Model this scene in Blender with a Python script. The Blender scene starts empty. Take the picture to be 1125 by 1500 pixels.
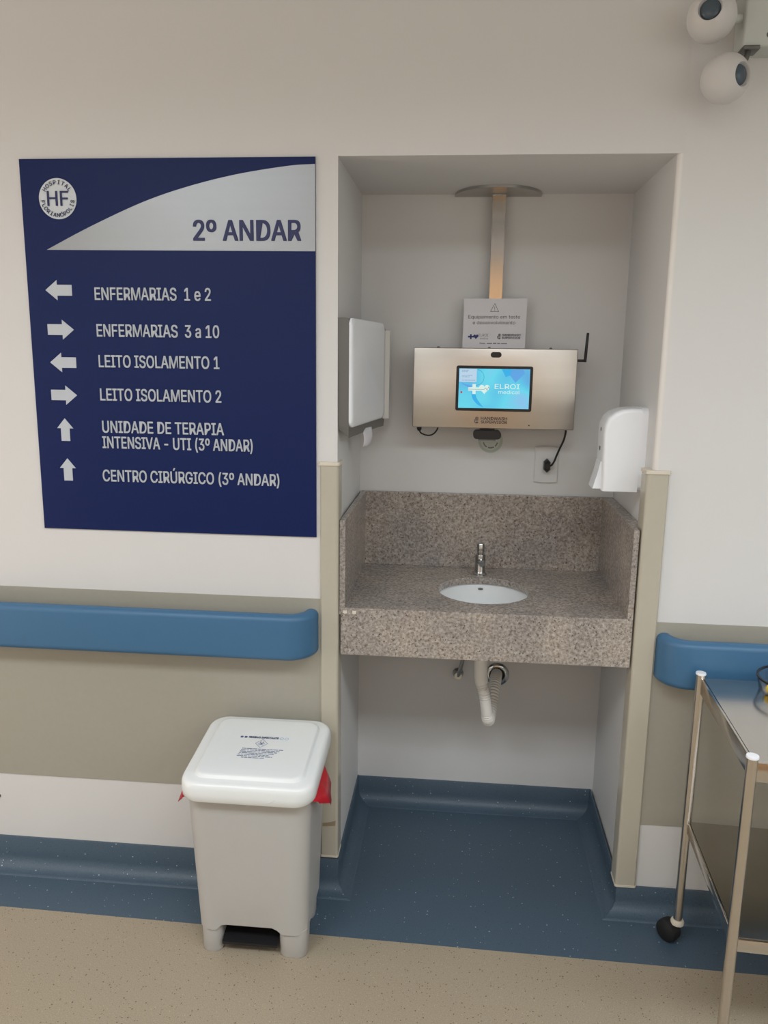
import bpy, bmesh, math, random
from mathutils import Vector, Matrix
random.seed(7)
S = bpy.context.scene
COL = S.collection
PI = math.pi

# ------------------------------------------------------------------ camera
cam_d = bpy.data.cameras.new('camera')
cam = bpy.data.objects.new('camera', cam_d)
COL.objects.link(cam)
_r = Vector((0.995525, 0.093541, 0.013431)).normalized()
_f = Vector((-0.089166, 0.976864, -0.194385)).normalized()
_u = _r.cross(_f)
M = Matrix((( _r.x, _u.x, -_f.x, 0.32056), (_r.y, _u.y, -_f.y, -2.11906), (_r.z, _u.z, -_f.z, 1.57599), (0, 0, 0, 1)))
cam.matrix_world = M
cam_d.sensor_fit = 'VERTICAL'
cam_d.sensor_height = 36.0
cam_d.lens = 1177.18 / 1500 * 36.0
cam_d.clip_start = 0.02
S.camera = cam
S.view_settings.view_transform = 'Standard'
S.view_settings.look = 'None'
S.view_settings.gamma = 1.0
S.view_settings.use_curve_mapping = False
S.view_settings.exposure = -0.14

# ------------------------------------------------------------------ light
w = bpy.data.worlds.new('world'); S.world = w; w.use_nodes = True
w.node_tree.nodes['Background'].inputs[0].default_value = (0.9, 0.92, 1.0, 1)
w.node_tree.nodes['Background'].inputs[1].default_value = 0.05
CEIL = 2.70
def ceiling_lamp(x, y, power, sx=0.6, sy=0.6, color=(1.0, 0.985, 0.965), spread=180):
    l = bpy.data.lights.new('ceiling_panel_light', 'AREA')
    l.shape = 'RECTANGLE'; l.size = sx; l.size_y = sy; l.energy = power; l.color = color; l.spread = math.radians(spread)
    o = bpy.data.objects.new('ceiling_panel_light', l)
    o.location = (x, y, CEIL - 0.02)
    COL.objects.link(o)
for lx in (-1.0, 0.7, 2.4, 4.0): ceiling_lamp(lx, -2.08, 29, 1.2, 0.6, (0.86, 0.94, 1.0), 156)       # louvred corridor lamps

# ------------------------------------------------------------------ materials
def lin(c):
    c = c / 255.0
    return c / 12.92 if c <= 0.04045 else ((c + 0.055) / 1.055) ** 2.4
def rgb(r, g, b): return (lin(r), lin(g), lin(b), 1.0)

def mat(name, col, rough=0.5, metal=0.0, noise=0.0, scale=30.0, bump=0.0, bscale=200.0, spec=0.5, coat=0.0, stretch=None):
    m = bpy.data.materials.new(name); m.use_nodes = True
    nt = m.node_tree; b = nt.nodes['Principled BSDF']
    b.inputs['Base Color'].default_value = col
    b.inputs['Roughness'].default_value = rough
    b.inputs['Metallic'].default_value = metal
    b.inputs['Specular IOR Level'].default_value = spec
    b.inputs['Coat Weight'].default_value = coat
    tc = nt.nodes.new('ShaderNodeTexCoord')
    vec = tc.outputs['Object']
    if stretch:
        mp = nt.nodes.new('ShaderNodeMapping'); mp.inputs['Scale'].default_value = stretch
        nt.links.new(vec, mp.inputs['Vector']); vec = mp.outputs['Vector']
    if noise > 0:
        n = nt.nodes.new('ShaderNodeTexNoise'); n.inputs['Scale'].default_value = scale; n.inputs['Detail'].default_value = 4
        nt.links.new(vec, n.inputs['Vector'])
        mx = nt.nodes.new('ShaderNodeMix'); mx.data_type = 'RGBA'
        mx.inputs[6].default_value = tuple(c * (1 - noise) for c in col[:3]) + (1,)
        mx.inputs[7].default_value = tuple(min(1, c * (1 + noise)) for c in col[:3]) + (1,)
        nt.links.new(n.outputs['Fac'], mx.inputs[0])
        nt.links.new(mx.outputs[2], b.inputs['Base Color'])
    if bump > 0:
        n2 = nt.nodes.new('ShaderNodeTexNoise'); n2.inputs['Scale'].default_value = bscale; n2.inputs['Detail'].default_value = 3
        nt.links.new(vec, n2.inputs['Vector'])
        bp = nt.nodes.new('ShaderNodeBump'); bp.inputs['Strength'].default_value = bump; bp.inputs['Distance'].default_value = 0.001
        nt.links.new(n2.outputs['Fac'], bp.inputs['Height'])
        nt.links.new(bp.outputs['Normal'], b.inputs['Normal'])
    return m

def emit(name, col, s):
    m = bpy.data.materials.new(name); m.use_nodes = True
    nt = m.node_tree; b = nt.nodes['Principled BSDF']
    b.inputs['Base Color'].default_value = (0.01, 0.01, 0.01, 1)
    b.inputs['Roughness'].default_value = 0.2
    b.inputs['Emission Color'].default_value = col
    b.inputs['Emission Strength'].default_value = s
    return m

def ramp(nt, fac, stops, interp='LINEAR'):
    r = nt.nodes.new('ShaderNodeValToRGB'); r.color_ramp.interpolation = interp
    el = r.color_ramp.elements
    while len(el) < len(stops): el.new(0.5)
    for e, (p, c) in zip(el, stops): e.position = p; e.color = c
    nt.links.new(fac, r.inputs['Fac'])
    return r.outputs['Color']

def speckled(name, base, dark, light, rough, sc_l=90.0, th_l=0.10, sc_d=130.0, th_d=0.12, bump=0.15):
    m = bpy.data.materials.new(name); m.use_nodes = True
    nt = m.node_tree; b = nt.nodes['Principled BSDF']
    b.inputs['Roughness'].default_value = rough
    tc = nt.nodes.new('ShaderNodeTexCoord')
    nz = nt.nodes.new('ShaderNodeTexNoise'); nz.inputs['Scale'].default_value = 350; nz.inputs['Detail'].default_value = 2
    nt.links.new(tc.outputs['Object'], nz.inputs['Vector'])
    c0 = ramp(nt, nz.outputs['Fac'], [(0.3, tuple(c * 0.82 for c in base[:3]) + (1,)), (0.7, tuple(c * 1.15 for c in base[:3]) + (1,))])
    def dots(scale, th, seedv):
        mp = nt.nodes.new('ShaderNodeMapping'); mp.inputs['Location'].default_value = seedv
        nt.links.new(tc.outputs['Object'], mp.inputs['Vector'])
        v = nt.nodes.new('ShaderNodeTexVoronoi'); v.inputs['Scale'].default_value = scale
        nt.links.new(mp.outputs['Vector'], v.inputs['Vector'])
        # only some of the cells carry a fleck, with its own size
        sep = nt.nodes.new('ShaderNodeSeparateColor'); nt.links.new(v.outputs['Color'], sep.inputs[0])
        mu = nt.nodes.new('ShaderNodeMath'); mu.operation = 'MULTIPLY'; mu.inputs[1].default_value = th
        pw = nt.nodes.new('ShaderNodeMath'); pw.operation = 'POWER'; pw.inputs[1].default_value = 3.0
        nt.links.new(sep.outputs[0], pw.inputs[0]); nt.links.new(pw.outputs[0], mu.inputs[0])
        lt = nt.nodes.new('ShaderNodeMath'); lt.operation = 'LESS_THAN'
        nt.links.new(v.outputs['Distance'], lt.inputs[0]); nt.links.new(mu.outputs[0], lt.inputs[1])
        return lt.outputs[0]
    def mixc(a, col, fac):
        mx = nt.nodes.new('ShaderNodeMix'); mx.data_type = 'RGBA'
        nt.links.new(fac, mx.inputs[0]); nt.links.new(a, mx.inputs[6]); mx.inputs[7].default_value = col
        return mx.outputs[2]
    c1 = mixc(c0, dark, dots(sc_d, th_d, (3.1, 1.7, 0.4)))
    c2 = mixc(c1, light, dots(sc_l, th_l, (0.3, 5.2, 2.2)))
    nt.links.new(c2, b.inputs['Base Color'])
    bp = nt.nodes.new('ShaderNodeBump'); bp.inputs['Strength'].default_value = bump; bp.inputs['Distance'].default_value = 0.001
    nt.links.new(nz.outputs['Fac'], bp.inputs['Height']); nt.links.new(bp.outputs['Normal'], b.inputs['Normal'])
    return m

def granite():
    m = bpy.data.materials.new('granite'); m.use_nodes = True
    nt = m.node_tree; b = nt.nodes['Principled BSDF']
    b.inputs['Roughness'].default_value = 0.22
    tc = nt.nodes.new('ShaderNodeTexCoord')
    ob = tc.outputs['Object']
    n1 = nt.nodes.new('ShaderNodeTexNoise'); n1.inputs['Scale'].default_value = 130; n1.inputs['Detail'].default_value = 5; n1.inputs['Roughness'].default_value = 0.62
    nt.links.new(ob, n1.inputs['Vector'])
    base = ramp(nt, n1.outputs['Fac'], [(0.28, rgb(112, 100, 94)), (0.42, rgb(150, 144, 139)), (0.54, rgb(171, 166, 161)), (0.70, rgb(198, 195, 191))])
    n2 = nt.nodes.new('ShaderNodeTexNoise'); n2.inputs['Scale'].default_value = 190; n2.inputs['Detail'].default_value = 2
    mp = nt.nodes.new('ShaderNodeMapping'); mp.inputs['Location'].default_value = (4, 7, 1)
    nt.links.new(ob, mp.inputs['Vector']); nt.links.new(mp.outputs['Vector'], n2.inputs['Vector'])
    fac = ramp(nt, n2.outputs['Fac'], [(0.31, (1, 1, 1, 1)), (0.37, (0, 0, 0, 1))])
    mx = nt.nodes.new('ShaderNodeMix'); mx.data_type = 'RGBA'
    nt.links.new(fac, mx.inputs[0]); nt.links.new(base, mx.inputs[6]); mx.inputs[7].default_value = rgb(88, 80, 78)
    n3 = nt.nodes.new('ShaderNodeTexNoise'); n3.inputs['Scale'].default_value = 7; n3.inputs['Detail'].default_value = 3
    nt.links.new(ob, n3.inputs['Vector'])
    tint = ramp(nt, n3.outputs['Fac'], [(0.35, rgb(228, 224, 224)), (0.65, rgb(255, 248, 240))])
    ml = nt.nodes.new('ShaderNodeMix'); ml.data_type = 'RGBA'; ml.blend_type = 'MULTIPLY'; ml.inputs[0].default_value = 1.0
    nt.links.new(mx.outputs[2], ml.inputs[6]); nt.links.new(tint, ml.inputs[7])
    nt.links.new(ml.outputs[2], b.inputs['Base Color'])
    return m

def screen_mat():
    m = bpy.data.materials.new('screen_picture'); m.use_nodes = True
    nt = m.node_tree; b = nt.nodes['Principled BSDF']
    b.inputs['Base Color'].default_value = (0.01, 0.01, 0.01, 1); b.inputs['Roughness'].default_value = 0.15
    tc = nt.nodes.new('ShaderNodeTexCoord')
    n = nt.nodes.new('ShaderNodeTexNoise'); n.inputs['Scale'].default_value = 9; n.inputs['Detail'].default_value = 1
    nt.links.new(tc.outputs['Object'], n.inputs['Vector'])
    c = ramp(nt, n.outputs['Fac'], [(0.32, rgb(96, 176, 236)), (0.48, rgb(92, 208, 244)), (0.62, rgb(104, 226, 250)), (0.75, rgb(140, 205, 248))])
    nt.links.new(c, b.inputs['Emission Color']); b.inputs['Emission Strength'].default_value = 0.95
    return m

MT = dict(
    wall=mat('white_wall_paint', rgb(214, 213, 212), 0.55, noise=0.015, scale=6, bump=0.06, bscale=120),
    ceiling=mat('ceiling_paint', rgb(238, 234, 228), 0.8, noise=0.01),
    dark_block=mat('grey_block_paint', rgb(112, 108, 104), 0.6, noise=0.02),  # for the added block that darkens reflections
    edge_highlight=mat('corner_highlight_gloss', rgb(226, 222, 218), 0.2, noise=0.01, spec=0.8),  # paler, glossier finish added to the plaster corner for a highlight strip
    strip=mat('beige_wall_sheet', rgb(162, 158, 146), 0.42, noise=0.03, scale=60, bump=0.12, bscale=500),
    guard=mat('beige_vinyl', rgb(184, 178, 163), 0.24, noise=0.02, scale=40),
    rail=mat('blue_vinyl', rgb(62, 106, 142), 0.42, noise=0.03, scale=25, bump=0.08, bscale=400),
    blue=speckled('blue_vinyl_floor', rgb(74, 92, 108), rgb(54, 68, 80), rgb(168, 182, 190), 0.46, 80, 0.17, 120, 0.22),
    tan=speckled('tan_vinyl_floor', rgb(163, 150, 130), rgb(104, 90, 74), rgb(196, 184, 164), 0.42, 150, 0.18, 150, 0.30),
    granite=granite(),
    steel=mat('brushed_steel', (0.60, 0.55, 0.495, 1), 0.30, 1.0, noise=0.06, scale=40, bump=0.05, bscale=300, stretch=(0.05, 1, 1)),
    post_steel=mat('post_steel', (0.60, 0.57, 0.53, 1), 0.15, 1.0, noise=0.05, scale=40, stretch=(1, 1, 0.05)),
    plate_steel=mat('plate_steel', (0.45, 0.44, 0.42, 1), 0.38, 1.0, noise=0.05),
    tray_steel=mat('tray_steel', (0.60, 0.57, 0.53, 1), 0.17, 1.0, noise=0.05, scale=20, bump=0.04, bscale=60),
    tube_steel=mat('tube_steel', (0.62, 0.57, 0.51, 1), 0.2, 1.0, noise=0.03),
    chrome=mat('chrome', (0.55, 0.56, 0.56, 1), 0.12, 1.0, noise=0.02),
    white_plastic=mat('white_plastic', rgb(238, 241, 246), 0.22, noise=0.01),
    bin_body=mat('bin_grey_white_plastic', rgb(184, 182, 179), 0.38, noise=0.015, bump=0.05, bscale=500),
    bin_lid=mat('bin_lid_plastic', rgb(228, 231, 231), 0.26, noise=0.01, bump=0.03, bscale=300),
    grey_plastic=mat('grey_plastic', rgb(106, 104, 101), 0.45, noise=0.02),
    pale_grey_plastic=mat('pale_grey_plastic', rgb(204, 202, 198), 0.2, noise=0.02),
    black=mat('black_plastic', rgb(22, 22, 25), 0.4, noise=0.05),
    rubber=mat('black_rubber', rgb(18, 18, 20), 0.7, noise=0.05),
    porcelain=mat('porcelain', rgb(236, 238, 238), 0.08, noise=0.005),
    hose=mat('white_hose_plastic', rgb(234, 231, 226), 0.25, noise=0.02),
    red=mat('red_bag_plastic', rgb(196, 30, 44), 0.3, noise=0.1, scale=20),
    sign=mat('sign_blue', rgb(8, 29, 82), 0.40, noise=0.03, scale=20, spec=0.25),
    sign_ink=mat('sign_ink_blue', rgb(36, 42, 92), 0.4, noise=0.02),
    silver=mat('sign_silver', rgb(168, 170, 172), 0.34, metal=0.95, noise=0.03, scale=60, stretch=(0.05, 1, 1)),
    letter=mat('sign_letter_silver', rgb(190, 196, 204), 0.4, metal=0.1, noise=0.02),
    disc=mat('sign_disc_silver', rgb(206, 212, 218), 0.4, noise=0.01),
    paper=mat('paper', rgb(214, 212, 216), 0.7, noise=0.01),
    ink=mat('dark_ink', rgb(58, 58, 66), 0.6, noise=0.02),
    grey_ink=mat('grey_ink', rgb(120, 120, 128), 0.6, noise=0.02),
    label_ink=mat('label_ink', rgb(84, 94, 134), 0.6, noise=0.02),
    navy=mat('navy_ink', rgb(40, 48, 110), 0.6, noise=0.02),
    lightblue_ink=mat('light_blue_ink', rgb(130, 175, 205), 0.6, noise=0.02),
    sticker=mat('sticker_green', rgb(176, 188, 176), 0.4, noise=0.02),
    sticker_in=mat('sticker_pale', rgb(196, 202, 198), 0.4, noise=0.02),
    lens=mat('dark_lens', rgb(70, 84, 96), 0.12, noise=0.05),
    lamp_shell=mat('lamp_shell', rgb(206, 204, 203), 0.4, noise=0.01),
    unit=mat('emergency_unit_shell', rgb(198, 202, 198), 0.4, noise=0.01),
    screw=mat('screw_grey', rgb(110, 110, 108), 0.4, metal=0.6, noise=0.02),
    cream=mat('cream_plastic', rgb(214, 206, 190), 0.5, noise=0.03),
    yellow=mat('yellow_plastic', rgb(252, 214, 50), 0.3, noise=0.03),
    green=mat('green_plastic', rgb(24, 140, 60), 0.4, noise=0.03),
    stain=mat('water_stain', rgb(150, 138, 112), 0.3, noise=0.1),
    wood=mat('pale_wood', rgb(208, 164, 122), 0.4, noise=0.12, scale=14, stretch=(6, 6, 0.5)),
    screen=screen_mat(),
    glow_white=emit('screen_white', rgb(226, 250, 244), 0.95),
    glow_pop=emit('screen_popup', rgb(196, 226, 250), 0.9),
    glow_dim=emit('screen_dim', rgb(120, 160, 200), 0.8),
    glow_blue=emit('screen_blue', rgb(40, 184, 244), 0.95),
    glow_violet=emit('screen_violet', rgb(92, 172, 240), 0.95),
    glow_red=emit('screen_red', rgb(214, 60, 90), 0.8),
    screen_line=emit('screen_line', rgb(36, 80, 130), 0.8),
    lit=emit('lit_doorway_glass', rgb(255, 240, 226), 2.6),
)
glass = bpy.data.materials.new('clear_plastic'); glass.use_nodes = True
_b = glass.node_tree.nodes['Principled BSDF']
_b.inputs['Base Color'].default_value = (0.95, 0.96, 0.97, 1); _b.inputs['Roughness'].default_value = 0.05
_b.inputs['Transmission Weight'].default_value = 1.0; _b.inputs['IOR'].default_value = 1.3
MT['glass'] = glass

# ------------------------------------------------------------------ helpers
def V(*a): return Vector(a)

def obj(name, bm, m, parent=None, smooth=None, kind=None, label=None, mats=None):
    bmesh.ops.recalc_face_normals(bm, faces=bm.faces)
    me = bpy.data.meshes.new(name); bm.to_mesh(me); bm.free()
    for x in (mats or [m]): me.materials.append(x)
    if smooth is not None:
        me.shade_smooth()
        me.set_sharp_from_angle(angle=math.radians(smooth))
    o = bpy.data.objects.new(name, me); COL.objects.link(o)
    if parent is not None: o.parent = parent; o.matrix_parent_inverse = parent.matrix_basis.inverted()
    if kind: o['kind'] = kind
    if label: o['label'] = label
    return o

def tag(o, label, cat, group=None):
    o['label'] = label; o['category'] = cat
    if group: o['group'] = group
    return o

def thing(name, label, cat, loc, rotz=0.0, group=None):
    o = bpy.data.objects.new(name, None); o.empty_display_size = 0.05
    o.location = loc; o.rotation_euler = (0, 0, rotz); COL.objects.link(o)
    return tag(o, label, cat, group)

def box(bm, x0, x1, y0, y1, z0, z1, bevel=0.0, seg=2):
    b2 = bmesh.new()
    vs = [b2.verts.new((x, y, z)) for x in (x0, x1) for y in (y0, y1) for z in (z0, z1)]
    for f in ((0, 1, 3, 2), (4, 6, 7, 5), (0, 4, 5, 1), (2, 3, 7, 6), (0, 2, 6, 4), (1, 5, 7, 3)):
        b2.faces.new([vs[i] for i in f])
    if bevel > 0:
        bmesh.ops.bevel(b2, geom=b2.edges[:], offset=bevel, segments=seg, affect='EDGES', profile=0.5)
    merge(bm, b2)

def merge(bm, b2, mtx=None):
    if mtx is not None: bmesh.ops.transform(b2, matrix=mtx, verts=b2.verts)
    me = bpy.data.meshes.new('tmp'); b2.to_mesh(me); b2.free()
    bm.from_mesh(me); bpy.data.meshes.remove(me)

def bx(*a, **k):
    bm = bmesh.new(); box(bm, *a, **k); return bm

def loft(bm, rings, cap0=True, cap1=True, closed=True):
    vr = [[bm.verts.new(p) for p in r] for r in rings]
    n = len(rings[0])
    for a, b in zip(vr, vr[1:]):
        for i in range(n if closed else n - 1):
            j = (i + 1) % n
            bm.faces.new((a[i], a[j], b[j], b[i]))
    if cap0: bm.faces.new(vr[0])
    if cap1: bm.faces.new(vr[-1])
    return bm

def rrect(hw, hh, r, n=6, side=1):
    """rounded rectangle outline, counter-clockwise, 'side' extra points per straight side"""
    r = min(r, hw - 1e-5, hh - 1e-5); pts = []
    for cx, cy, a0 in ((hw - r, hh - r, 0), (-hw + r, hh - r, PI / 2), (-hw + r, -hh + r, PI), (hw - r, -hh + r, 1.5 * PI)):
        for k in range(n + 1):
            a = a0 + PI / 2 * k / n
            pts.append((cx + r * math.cos(a), cy + r * math.sin(a)))
    out = []
    m = n + 1
    for i, p in enumerate(pts):
        out.append(p)
        if i % m == n and side > 1:
            q = pts[(i + 1) % len(pts)]
            for k in range(1, side):
                t = k / side
                out.append((p[0] + (q[0] - p[0]) * t, p[1] + (q[1] - p[1]) * t))
    return out

def lathe(bm, prof, n=32, c=(0, 0, 0), sx=1.0, sy=1.0, mtx=None):
    """prof: list of (r, z); r = 0 at an end closes it"""
    b2 = bmesh.new(); rings = []
    for r, z in prof:
        if r < 1e-7: rings.append([b2.verts.new((c[0], c[1], c[2] + z))])
        else: rings.append([b2.verts.new((c[0] + sx * r * math.cos(2 * PI * i / n), c[1] + sy * r * math.sin(2 * PI * i / n), c[2] + z)) for i in range(n)])
    for a, b in zip(rings, rings[1:]):
        for i in range(n):
            j = (i + 1) % n
            if len(a) == 1 and len(b) == 1: continue
            if len(a) == 1: b2.faces.new((a[0], b[j], b[i]))
            elif len(b) == 1: b2.faces.new((a[i], a[j], b[0]))
            else: b2.faces.new((a[i], a[j], b[j], b[i]))
    if len(rings[0]) > 1 and len(rings[-1]) > 1 and prof[0] != prof[-1]:
        b2.faces.new(rings[0]); b2.faces.new(rings[-1])
    merge(bm, b2, mtx)
    return bm

def bez(pts, n=40):
    """Catmull-Rom through the points"""
    P = [Vector(p) for p in pts]; P = [2 * P[0] - P[1]] + P + [2 * P[-1] - P[-2]]
    out = []; segs = len(P) - 3
    for s in range(segs):
        p0, p1, p2, p3 = P[s:s + 4]
        m = max(2, n // segs)
        for k in range(m):
            t = k / m
            out.append(0.5 * ((2 * p1) + (p2 - p0) * t + (2 * p0 - 5 * p1 + 4 * p2 - p3) * t * t + (3 * p1 - p0 - 3 * p2 + p3) * t ** 3))
    out.append(P[-2])
    return out

def tube(bm, path, r, n=12, cap=True):
    path = [Vector(p) for p in path]; rings = []; nrm = None
    for i, p in enumerate(path):
        t = (path[min(i + 1, len(path) - 1)] - path[max(i - 1, 0)]).normalized()
        if nrm is None:
            a = Vector((0, 0, 1)) if abs(t.z) < 0.9 else Vector((1, 0, 0))
            nrm = t.cross(a).normalized()
        else:
            nrm = (nrm - t * nrm.dot(t)).normalized()
        bi = t.cross(nrm)
        rr = r(i / (len(path) - 1)) if callable(r) else r
        rings.append([p + (nrm * math.cos(2 * PI * k / n) + bi * math.sin(2 * PI * k / n)) * rr for k in range(n)])
    loft(bm, rings, cap, cap)
    return bm

def rot_to(d):
    """matrix turning +Z to direction d"""
    return Vector((0, 0, 1)).rotation_difference(Vector(d).normalized()).to_matrix().to_4x4()

class Plane:
    """a flat surface in the place: origin, right, up; normal = towards the reader"""
    def __init__(s, o, ex=(1, 0, 0), ey=(0, 0, 1)):
        s.o = Vector(o); s.ex = Vector(ex).normalized(); s.ey = Vector(ey).normalized(); s.n = s.ex.cross(s.ey)
    def at(s, x, y, h=0.0): return s.o + s.ex * x + s.ey * y + s.n * h
    def poly(s, bm, pts, h0, h1):
        a = [bm.verts.new(s.at(x, y, h1)) for x, y in pts]; b = [bm.verts.new(s.at(x, y, h0)) for x, y in pts]
        bm.faces.new(a)
        for i in range(len(pts)):
            j = (i + 1) % len(pts); bm.faces.new((a[i], b[i], b[j], a[j]))
    def strip(s, bm, outer, inner, h0, h1, closed=True):
        n = len(outer)
        A = [bm.verts.new(s.at(x, y, h1)) for x, y in outer]; B = [bm.verts.new(s.at(x, y, h1)) for x, y in inner]
        for i in range(n if closed else n - 1):
            j = (i + 1) % n; bm.faces.new((A[i], A[j], B[j], B[i]))
    def line(s, bm, pts, wd, h0, h1):
        for (x0, y0), (x1, y1) in zip(pts, pts[1:]):
            d = math.hypot(x1 - x0, y1 - y0) or 1; nx, ny = -(y1 - y0) / d * wd / 2, (x1 - x0) / d * wd / 2
            s.poly(bm, [(x0 + nx, y0 + ny), (x0 - nx, y0 - ny), (x1 - nx, y1 - ny), (x1 + nx, y1 + ny)], h0, h1)
    def rect(s, bm, x0, y0, x1, y1, h0, h1): s.poly(bm, [(x0, y0), (x1, y0), (x1, y1), (x0, y1)], h0, h1)

def circ(cx, cy, r, n=32, ry=None): return [(cx + r * math.cos(2 * PI * i / n), cy + (ry or r) * math.sin(2 * PI * i / n)) for i in range(n)]

_cap = {}
FONT = None
try:
    import os
    FONT = bpy.data.fonts.load(os.path.join(bpy.utils.system_resource('DATAFILES'), 'fonts', 'Inter.woff2'))   # Blender's own interface typeface
except Exception:
    FONT = None

def text_data(body, bold):
    cu = bpy.data.curves.new('txt', 'FONT'); cu.body = body; cu.size = 1.0; cu.offset = 0.0
    if FONT: cu.font = FONT
    cu.fill_mode = 'FRONT'; cu.resolution_u = 4
    o = bpy.data.objects.new('txt', cu); COL.objects.link(o)
    bpy.context.view_layer.update()
    me = bpy.data.meshes.new_from_object(o)
    bpy.data.objects.remove(o); bpy.data.curves.remove(cu)
    return me
def cap_h(bold):
    if bold not in _cap:
        me = text_data('H', bold); zs = [v.co.y for v in me.vertices]; _cap[bold] = (min(zs), max(zs)); bpy.data.meshes.remove(me)
    return _cap[bold]
def put_text(bm, pl, body, x, y, cap, width=None, bold=0.0, h=0.001, align='L', ang=0.0, thick=0.0006):
    """lettering lying on a Plane: x, y = baseline start (or centre), cap = capital height"""
    me = text_data(body, bold); lo, hi = cap_h(bold)
    xs = [v.co.x for v in me.vertices]; x0, x1 = min(xs), max(xs)
    sy = cap / (hi - lo); sx = (width / (x1 - x0)) if width else sy
    ca, sa = math.cos(ang), math.sin(ang)
    k = bold * sy
    for q, (dx, dy) in enumerate(((0, 0),) if bold <= 0 else ((k, k * .6), (-k, k * .6), (k, -k * .6), (-k, -k * .6), (0, k * .6), (0, -k * .6))):
        b2 = bmesh.new(); b2.from_mesh(me)
        bmesh.ops.split_edges(b2, edges=b2.edges[:])          # no two strokes of a glyph in exactly the same plane
        lift = {v: (f.index * 13 % 23) * .00001 for f in b2.faces for v in f.verts}
        for v in b2.verts:
            px = (v.co.x - x0) * sx - ((x1 - x0) * sx / 2 if align == 'C' else 0) + dx; py = (v.co.y - lo) * sy + dy
            v.co = pl.at(x + px * ca - py * sa, y + px * sa + py * ca, h + q * .00024 + lift.get(v, 0.0))
        merge(bm, b2)
    bpy.data.meshes.remove(me)

def heart(cx, cy, sz, n=28):
    out = []
    for i in range(n):
        t = 2 * PI * i / n
        out.append((cx + sz * 16 * math.sin(t) ** 3 / 17, cy + sz * (13 * math.cos(t) - 5 * math.cos(2 * t) - 2 * math.cos(3 * t) - math.cos(4 * t)) / 17))
    return out

def pulse_logo(bm, pl, x, y, hgt, h0, h1):
    """a plus sign whose bar runs into a heart"""
    t = hgt * 0.34
    pl.rect(bm, x, y - t / 2, x + hgt * 1.25, y + t / 2, h0, h1)
    pl.rect(bm, x + hgt * 0.42, y - hgt / 2, x + hgt * 0.42 + t, y + hgt / 2, h0, h1)
    pl.poly(bm, heart(x + hgt * 1.62, y + hgt * 0.04, hgt * 0.56), h0, h1 + 0.00005)
def hand_icon(bm, pl, x, y, hgt, h0, h1):
    wd = hgt * 0.62
    for k in range(4):
        pl.rect(bm, x + wd * (0.28 + 0.19 * k), y + hgt * 0.45, x + wd * (0.28 + 0.19 * k) + wd * 0.13, y + hgt * (1.0 if k in (1, 2) else 0.93), h0, h1)
    pl.poly(bm, [(x + wd * 0.25, y + hgt * 0.38), (x + wd, y + hgt * 0.38), (x + wd, y + hgt * 0.3), (x + wd * 0.25, y + hgt * 0.3)], h0, h1)
    pl.line(bm, [(x + wd * 0.12, y + hgt * 0.6), (x + wd * 0.05, y + hgt * 0.3), (x + wd * 0.3, y + hgt * 0.04), (x + wd * 0.8, y + hgt * 0.04), (x + wd * 0.98, y + hgt * 0.2)], hgt * 0.1, h0, h1)
    pl.rect(bm, x + wd * 0.4, y + hgt * 0.12, x + wd * 0.85, y + hgt * 0.22, h0, h1)

def smear_line(bm, pl, x0, x1, y, th, h0, h1, rnd):
    """a line of print too small to read: dashes of ink"""
    x = x0
    while x < x1 - th:
        L = rnd.uniform(2.2, 7) * th; e = min(x1, x + L)
        pl.rect(bm, x, y, e, y + th * rnd.uniform(0.75, 1.0), h0, h1)
        x = e + th * 0.8

# ------------------------------------------------------------------ room
W, D, H = 0.825, 0.50, 2.056          # niche width, depth, height
XL, XR, YB = -2.3, 4.4, -2.75          # corridor ends and the wall behind the camera
def fl(x): return -0.1985 - 0.0156 * (x - 0.1)
bm = bmesh.new()
def quad(bm, a, mi, z=0.0):
    f = bm.faces.new([bm.verts.new((x, y, z)) for x, y in a]); f.material_index = mi
quad(bm, [(XL, YB), (XR, YB), (XR, fl(XR)), (XL, fl(XL))], 0)
quad(bm, [(XL, fl(XL)), (XR, fl(XR)), (XR, D + .1), (XL, D + .1)], 1)
f_o = obj('floor', bm, None, kind='structure', mats=[MT['tan'], MT['blue']])
obj('ceiling', bx(XL - .1, XR + .1, YB - .1, 0.6, CEIL, CEIL + .1), MT['ceiling'], kind='structure')
obj('wall_left', bx(XL - .1, 0, 0, D + .1, 0, CEIL), MT['wall'], kind='structure')
# right of the niche the plaster corner is rounded
bm = bmesh.new(); rr = 0.013
prof = [(W + rr - rr * math.cos(a), rr - rr * math.sin(a)) for a in [PI / 2 * k / 8 for k in range(9)]]
prof = [(W, D + .1)] + prof + [(XR + .1, 0), (XR + .1, D + .1)]
loft(bm, [[(x, y, z) for x, y in prof] for z in (0, CEIL)])
for f_ in bm.faces:
    c_ = f_.calc_center_median()
    if c_.x < W + rr and -.001 < c_.y < rr: f_.material_index = 1
obj('wall_right', bm, None, kind='structure', smooth=30, mats=[MT['wall'], MT['edge_highlight']])
obj('wall_niche', bx(0, W, D, D + .1, 0, CEIL), MT['wall'], kind='structure')
obj('wall_header', bx(0, W + .0129, 0, D, H, CEIL), MT['wall'], kind='structure')
obj('wall_behind', bx(XL - .1, XR + .1, YB - .1, YB, 0, CEIL), MT['ceiling'], kind='structure')
obj('wall_west', bx(XL - .1, XL, YB, 0, 0, CEIL), MT['wall'], kind='structure')
obj('wall_east', bx(XR, XR + .1, YB, 0, 0, CEIL), MT['wall'], kind='structure')
# beige protective sheet on the lower walls
obj('trim_1', bx(XL, -0.046, -0.003, 0, 0.313, 0.903), MT['strip'], kind='structure')
obj('trim_2', bx(0.866, XR, -0.003, 0, 0.279, 0.877), MT['strip'], kind='structure')
obj('trim_3', bx(XL, XR, YB, YB + .003, 0.30, 0.90), MT['strip'], kind='structure')
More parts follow.
